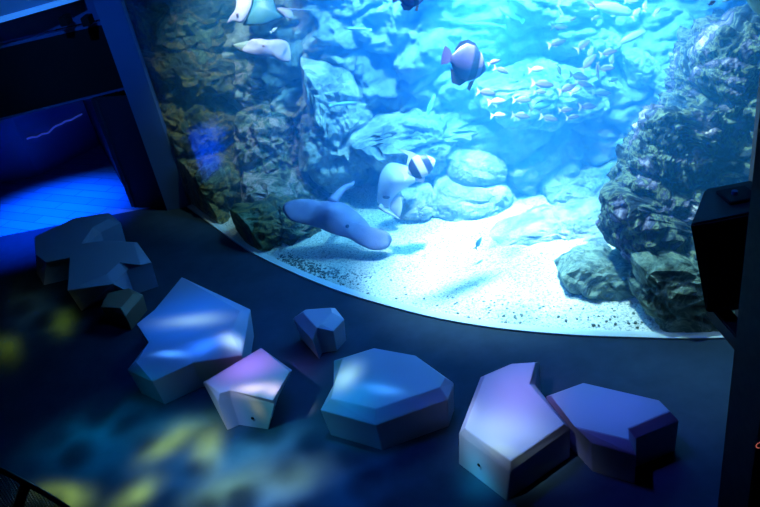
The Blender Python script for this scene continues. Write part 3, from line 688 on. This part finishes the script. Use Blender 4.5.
SLIM = [(.50, .005, -.01), (.46, .035, -.035), (.36, .085, -.08), (.2, .125, -.12), (0, .135, -.13), (-.18, .105, -.10), (-.32, .05, -.05), (-.38, .03, -.03)]
SLIMW = [.005, .025, .05, .07, .075, .055, .025, .012]
PAR = [(.50, .03, -.03), (.45, .09, -.08), (.34, .14, -.13), (.15, .165, -.15), (-.05, .16, -.14), (-.22, .12, -.11), (-.34, .07, -.07), (-.40, .06, -.06)]
TALL = [(.50, .02, -.05), (.44, .12, -.14), (.32, .30, -.28), (.12, .42, -.38), (-.10, .42, -.38), (-.26, .28, -.28), (-.36, .11, -.12), (-.42, .08, -.09)]
TALLW = [.01, .05, .09, .11, .10, .07, .03, .015]
def banded(name, stops):
    mt = mat(name, rough=.45); nt = mt.node_tree; tc = nt.nodes.new('ShaderNodeTexCoord'); sx = nt.nodes.new('ShaderNodeSeparateXYZ'); nt.links.new(tc.outputs['Object'], sx.inputs[0])
    ma = nt.nodes.new('ShaderNodeMath'); ma.operation = 'ADD'; ma.inputs[1].default_value = .5; nt.links.new(sx.outputs[0], ma.inputs[0])
    out = ramp(nt, ma.outputs[0], stops); nt.links.new(out, nt.nodes['Principled BSDF'].inputs['Base Color']); return mt
def countershade(name, top, belly):
    mt = mat(name, rough=.4); nt = mt.node_tree; tc = nt.nodes.new('ShaderNodeTexCoord'); sx = nt.nodes.new('ShaderNodeSeparateXYZ'); nt.links.new(tc.outputs['Object'], sx.inputs[0])
    ma = nt.nodes.new('ShaderNodeMath'); ma.operation = 'MULTIPLY_ADD'; ma.inputs[1].default_value = 3; ma.inputs[2].default_value = .5; nt.links.new(sx.outputs[2], ma.inputs[0])
    nt.links.new(ramp(nt, ma.outputs[0], [(.35, belly), (.6, top)]), nt.nodes['Principled BSDF'].inputs['Base Color']); return mt
M_sil = countershade('scale_mauve', (.07, .05, .19), (.24, .15, .32)); M_yel = mat('fin_yellow', (.40, .32, .12), .5)
M_dk = countershade('scale_dark', (.05, .09, .20), (.22, .24, .42)); M_dkfin = mat('fin_dark', (.06, .09, .15), .5)
M_pl = countershade('scale_pale', (.40, .42, .46), (.62, .54, .60)); M_plfin = mat('fin_pale', (.7, .78, .78), .5)
M_hz = countershade('scale_teal', (.16, .34, .38), (.34, .48, .50)); M_hzfin = mat('fin_teal', (.3, .6, .62), .5)
M_br = countershade('scale_brown', (.14, .09, .14), (.34, .20, .22)); M_grn = countershade('scale_green', (.02, .12, .16), (.08, .24, .26))
def pose(o, px, D, Lpx, ang, depth=.15, roll=0, tl=1.0):
    p = at(*px, D); s = Lpx/FPX*((p-EYE).dot(FWD)); a = radians(ang)
    X = (RIGHT*cos(a)+UP*sin(a)+FWD*depth).normalized(); up = (UP*cos(a)-RIGHT*sin(a))
    if up.dot(Vector((0, 0, 1))) < 0: up = -up
    up = up + FWD*roll
    Z = (up-X*up.dot(X)).normalized(); Y = Z.cross(X)
    M4 = Matrix((X, Y, Z)).transposed().to_4x4(); M4.translation = p
    o.matrix_world = M4 @ Matrix.Diagonal((s, s, s*tl, 1))
def build_fish(kind):
    o = empty('fish'); 
    if kind == 'slim' or kind in ('dark', 'green', 'brown', 'pale'):
        bmat, fm = {'slim': (M_sil, M_yel), 'dark': (M_dk, M_dkfin), 'green': (M_grn, M_dkfin), 'brown': (M_br, M_yel), 'pale': (M_pl, M_plfin)}[kind]
        from_bm('body', fish_body(SLIM, SLIMW), bmat, o, smooth=True)
        from_bm('tail_fin', fin_bm([(-.34, .035), (-.55, .19), (-.48, .03), (-.48, -.03), (-.55, -.19), (-.34, -.035)]), fm, o)
        from_bm('dorsal_fin', fin_bm([(.2, .11), (.12, .18), (-.1, .165), (-.25, .10), (-.2, .08), (0, .12)]), fm, o)
        from_bm('anal_fin', fin_bm([(-.02, -.11), (-.1, -.17), (-.26, -.09), (-.2, -.07)]), fm, o)
    elif kind in ('parrot', 'faint'):
        bmat, fm = (M_pl, M_plfin) if kind == 'parrot' else (M_hz, M_hzfin)
        from_bm('body', fish_body(PAR, [w*1.15 for w in SLIMW]), bmat, o, smooth=True)
        from_bm('tail_fin', fin_bm([(-.37, .06), (-.50, .13), (-.49, 0), (-.50, -.13), (-.37, -.06)]), fm, o)
        from_bm('dorsal_fin', fin_bm([(.25, .14), (.1, .20), (-.2, .17), (-.3, .09), (-.1, .13)]), fm, o)
        from_bm('pectoral_fin', fin_bm([(.18, -.08), (.08, -.20), (.0, -.20), (.1, -.08)]), fm, o)
    elif kind == 'bat':
        bmat = banded('batfish_bands', [(.0, (.05, .025, .09)), (.30, (.035, .018, .08)), (.58, (.075, .04, .12)), (.62, (.004, .003, .012)), (.76, (.004, .003, .012)), (.79, (.20, .12, .20)), (.86, (.18, .10, .17)), (.89, (.01, .006, .02)), (.96, (.01, .006, .02))])
        from_bm('body', fish_body(TALL, TALLW), bmat, o, smooth=True)
        dk = mat('batfish_fin', (.008, .005, .02), .5)
        from_bm('dorsal_fin', fin_bm([(.22, .36), (.10, .47), (-.08, .50), (-.26, .40), (-.36, .18), (-.30, .2), (-.12, .40), (.1, .40)]), dk, o)
        from_bm('anal_fin', fin_bm([(.12, -.36), (-.05, -.52), (-.25, -.50), (-.36, -.2), (-.28, -.25), (-.08, -.36)]), dk, o)
        from_bm('tail_fin', fin_bm([(-.40, .08), (-.46, .16), (-.60, .22), (-.62, .0), (-.60, -.2), (-.46, -.14), (-.40, -.09)]), mat('batfish_tail', (.10, .06, .18), .5), o)
        tag(from_bm('pelvic_fin', fin_bm([(.28, -.30), (.22, -.56), (.14, -.52), (.18, -.36)]), mat('orange_fin', (.30, .12, .05), .5), o), 'orange pelvic fin')
    elif kind == 'banner':
        bmat = banded('banner_bands', [(.0, (.5, .46, .56)), (.14, (.5, .46, .56)), (.18, (.01, .01, .04)), (.38, (.01, .01, .04)), (.42, (.5, .46, .56)), (.60, (.5, .46, .56)), (.64, (.01, .01, .05)), (.82, (.01, .01, .05)), (.86, (.5, .46, .56))])
        from_bm('body', fish_body([(x, t*.85, b*.85) for x, t, b in TALL], TALLW), bmat, o, smooth=True)
        from_bm('dorsal_fin', fin_bm([(.1, .34), (.0, .50), (-.35, .80), (-.15, .45), (-.35, .22), (-.25, .22), (-.1, .34)]), M_pl, o)
        from_bm('anal_fin', fin_bm([(.0, -.31), (-.12, -.48), (-.32, -.3), (-.28, -.2)]), M_dkfin, o)
        from_bm('tail_fin', fin_bm([(-.38, .07), (-.6, .16), (-.56, 0), (-.6, -.16), (-.38, -.07)]), M_plfin, o)
    ez = {'slim': .02}.get(kind, .03); ex = .40 if kind not in ('bat', 'banner') else .40
    for s_ in (-1, 1):
        bm = bmesh.new(); bmesh.ops.create_icosphere(bm, subdivisions=1, radius=.02, matrix=Matrix.Translation((ex, s_*(.04 if kind not in ('bat', 'banner') else .06), ez))); from_bm('eye', bm, M_eye, o)
    return o
PROTO = {}
def fish(kind, px, D, L, ang, label, depth=.15, roll=0, group=None, tl=1.0):
    if kind not in PROTO: o = PROTO[kind] = build_fish(kind)
    else:
        src = PROTO[kind]; o = src.copy(); COL.objects.link(o)
        for ch in list(src.children):
            c_ = ch.copy(); COL.objects.link(c_); c_.parent = o
    pose(o, px, D, L, ang, depth, roll, tl); tag(o, label, 'fish', group); return o
fish('bat', (466.5, 63), 7.3, 44, -12, 'tall purple batfish with dark bands in upper mid tank', .35, tl=1.05)
fish('bat', (410, -2), 7.6, 30, 5, 'dark banded fish cut off by the top edge above the batfish', .2, tl=.8)
fish('banner', (420, 167), 7.7, 34, 28, 'black and white striped bannerfish in front of the upright white ray', .1)
fish('green', (478.5, 243), 7.1, 14, 62, 'small dark green fish alone above the bright sand', .1, tl=1.1)
fish('dark', (712, 3), 5.8, 9, 30, 'tiny dark fish left of the pale ray near the top right corner', .1, tl=1.5)
fish('faint', (512, 14), 8.8, 30, 145, 'pale teal fish heading left near the top, right of the batfish', .2)
fish('faint', (485, 25), 8.9, 42, 174, 'long thin faint fish just above the batfish', .1, tl=.35)
fish('faint', (431, 106), 8.5, 26, 72, 'faint pale fish pointing upward left of the batfish', .1, tl=.6)
fish('faint', (359, 29), 9.3, 26, 175, 'faint teal fish far back, left of the dark fish cut by the top edge', .1, tl=.4)
fish('faint', (343, 104), 9.1, 28, 8, 'faint long fish near the hazy rock face', .1, tl=.4)
fish('parrot', (611, 9), 7.9, 44, -8, 'large pale fish at the top above the school', .1, tl=.85)
fish('parrot', (631, 38), 8.0, 34, 28, 'large pale teal fish rising right of the school, below the other large pale fish', .1, tl=.7)
SG = 'school of small fish over the sunlit ledge'
SCH = [
 ('slim', (494, 62), 12, 20, 'small pink fish just right of the batfish, upper of two'), ('slim', (501.5, 70.5), 15, -15, 'small mauve fish just right of the batfish, lower of two'),
 ('slim', (543, 84.4), 21, -4, 'mauve fish swimming right, under the pale fish of the upper ledge edge'), ('pale', (536.8, 69.5), 16, 10, 'pale fish skimming the upper edge of the sunlit ledge'),
 ('dark', (559, 69.5), 10, -70, 'small blue fish diving at the upper edge of the ledge'), ('slim', (486.5, 92.7), 19, -3, 'dark backed slim fish leftmost in the school, below the batfish'),
 ('pale', (497, 101.5), 17, 8, 'pale pink fish second from the left end of the school'), ('slim', (522.6, 100), 18, 2, 'mauve fish over the left part of the sunlit ledge'),
 ('slim', (521, 116), 18, -4, 'mauve fish at the lower edge of the sunlit ledge'), ('green', (541, 105.7), 21, 14, 'dark teal fish in the middle of the sunlit ledge'),
 ('pale', (498.6, 115.4), 15, 5, 'pale fish at the lower left of the school'), ('slim', (549.2, 118.3), 17, -10, 'mauve fish right of the lower edge fish, beneath the dark teal fish'),
 ('slim', (566, 110), 15, 8, 'violet fish right of the dark teal fish'), ('slim', (567.5, 88.3), 19, 22, 'pale mauve fish tilted up in mid school'), ('slim', (540.4, 92), 12, 0, 'tiny pink fish just above the dark teal fish'),
 ('slim', (557.3, 43), 19, 18, 'light mauve fish with dark tail, left above the school'), ('pale', (560, 2), 10, 60, 'small pale fish touching the top edge, left of the round dark fish'),
 ('slim', (560.5, 12), 10, 100, 'small pink fish pointing up below the one at the top edge'), ('slim', (572.6, 19), 9, 30, 'tiny pink fish between the pointing one and the large pale fish'),
 ('dark', (559.8, 27), 17, 4, 'dark slim fish swimming right above the school'), ('brown', (590.5, 4), 12, -30, 'round dark mauve fish touching the nose side of the large pale fish'),
 ('slim', (596, 17.5), 9, 20, 'small mauve fish beneath the large pale fish'), ('pale', (645, 6), 12, 75, 'small white fish pointing up right of the large pale fish'),
 ('pale', (656.8, 11.8), 11, 50, 'small white fish furthest right in the school'), ('pale', (636.5, 13), 15, 50, 'small white fish at the nose of the large pale fish'),
 ('pale', (631.5, 1), 14, 5, 'white fish on the top edge over the large pale fish'), ('slim', (583.4, 45), 19, 38, 'pink fish rising in front of the small bright rock'),
 ('brown', (590.5, 53), 14, 70, 'orange tinted fish pointing up at the top of the dense cluster'), ('brown', (588.5, 62.5), 21, 48, 'brown fish rising in the dense cluster'),
 ('slim', (598, 68), 10, -80, 'tiny fish diving right of the brown fish'), ('slim', (608.5, 52.5), 17, 15, 'mauve fish upper right in the dense cluster'),
 ('slim', (612, 60), 13, 75, 'mauve fish pointing up right of the dense cluster'), ('slim', (606, 68.5), 17, 6, 'blue mauve fish swimming right in the dense cluster'),
 ('dark', (579, 76.4), 19, -5, 'dark blue fish swimming right under the brown fish'), ('brown', (597.5, 74.5), 9, -70, 'tiny brown fish below the tiny diving one'),
 ('slim', (584.2, 84), 17, -14, 'pink fish below the dark blue fish'), ('dark', (613.2, 80), 10, 18, 'small dark fish right below the dense cluster'),
 ('slim', (601.5, 93), 18, 0, 'mauve fish with yellow tail lower right in the school'), ('slim', (588, 106.5), 18, 5, 'blue mauve fish at the lower right edge of the ledge'),
 ('slim', (573, 117), 13, 10, 'faint mauve fish below the violet fish'), ('pale', (575, 91), 13, 30, 'pale fish partly behind the pink fish in mid school'),
]
for i, (k, px, L, a_, lab) in enumerate(SCH):
    fish(k, px, 7.35+.45*((i*37) % 10)/10, L*1.14, a_, lab, tl=1.15, depth=.1+.3*((i*53) % 7)/7, group=SG)
fish('pale', (274, 30), 9.5, 9, 40, 'tiny white fish between the two pale rays', .1)
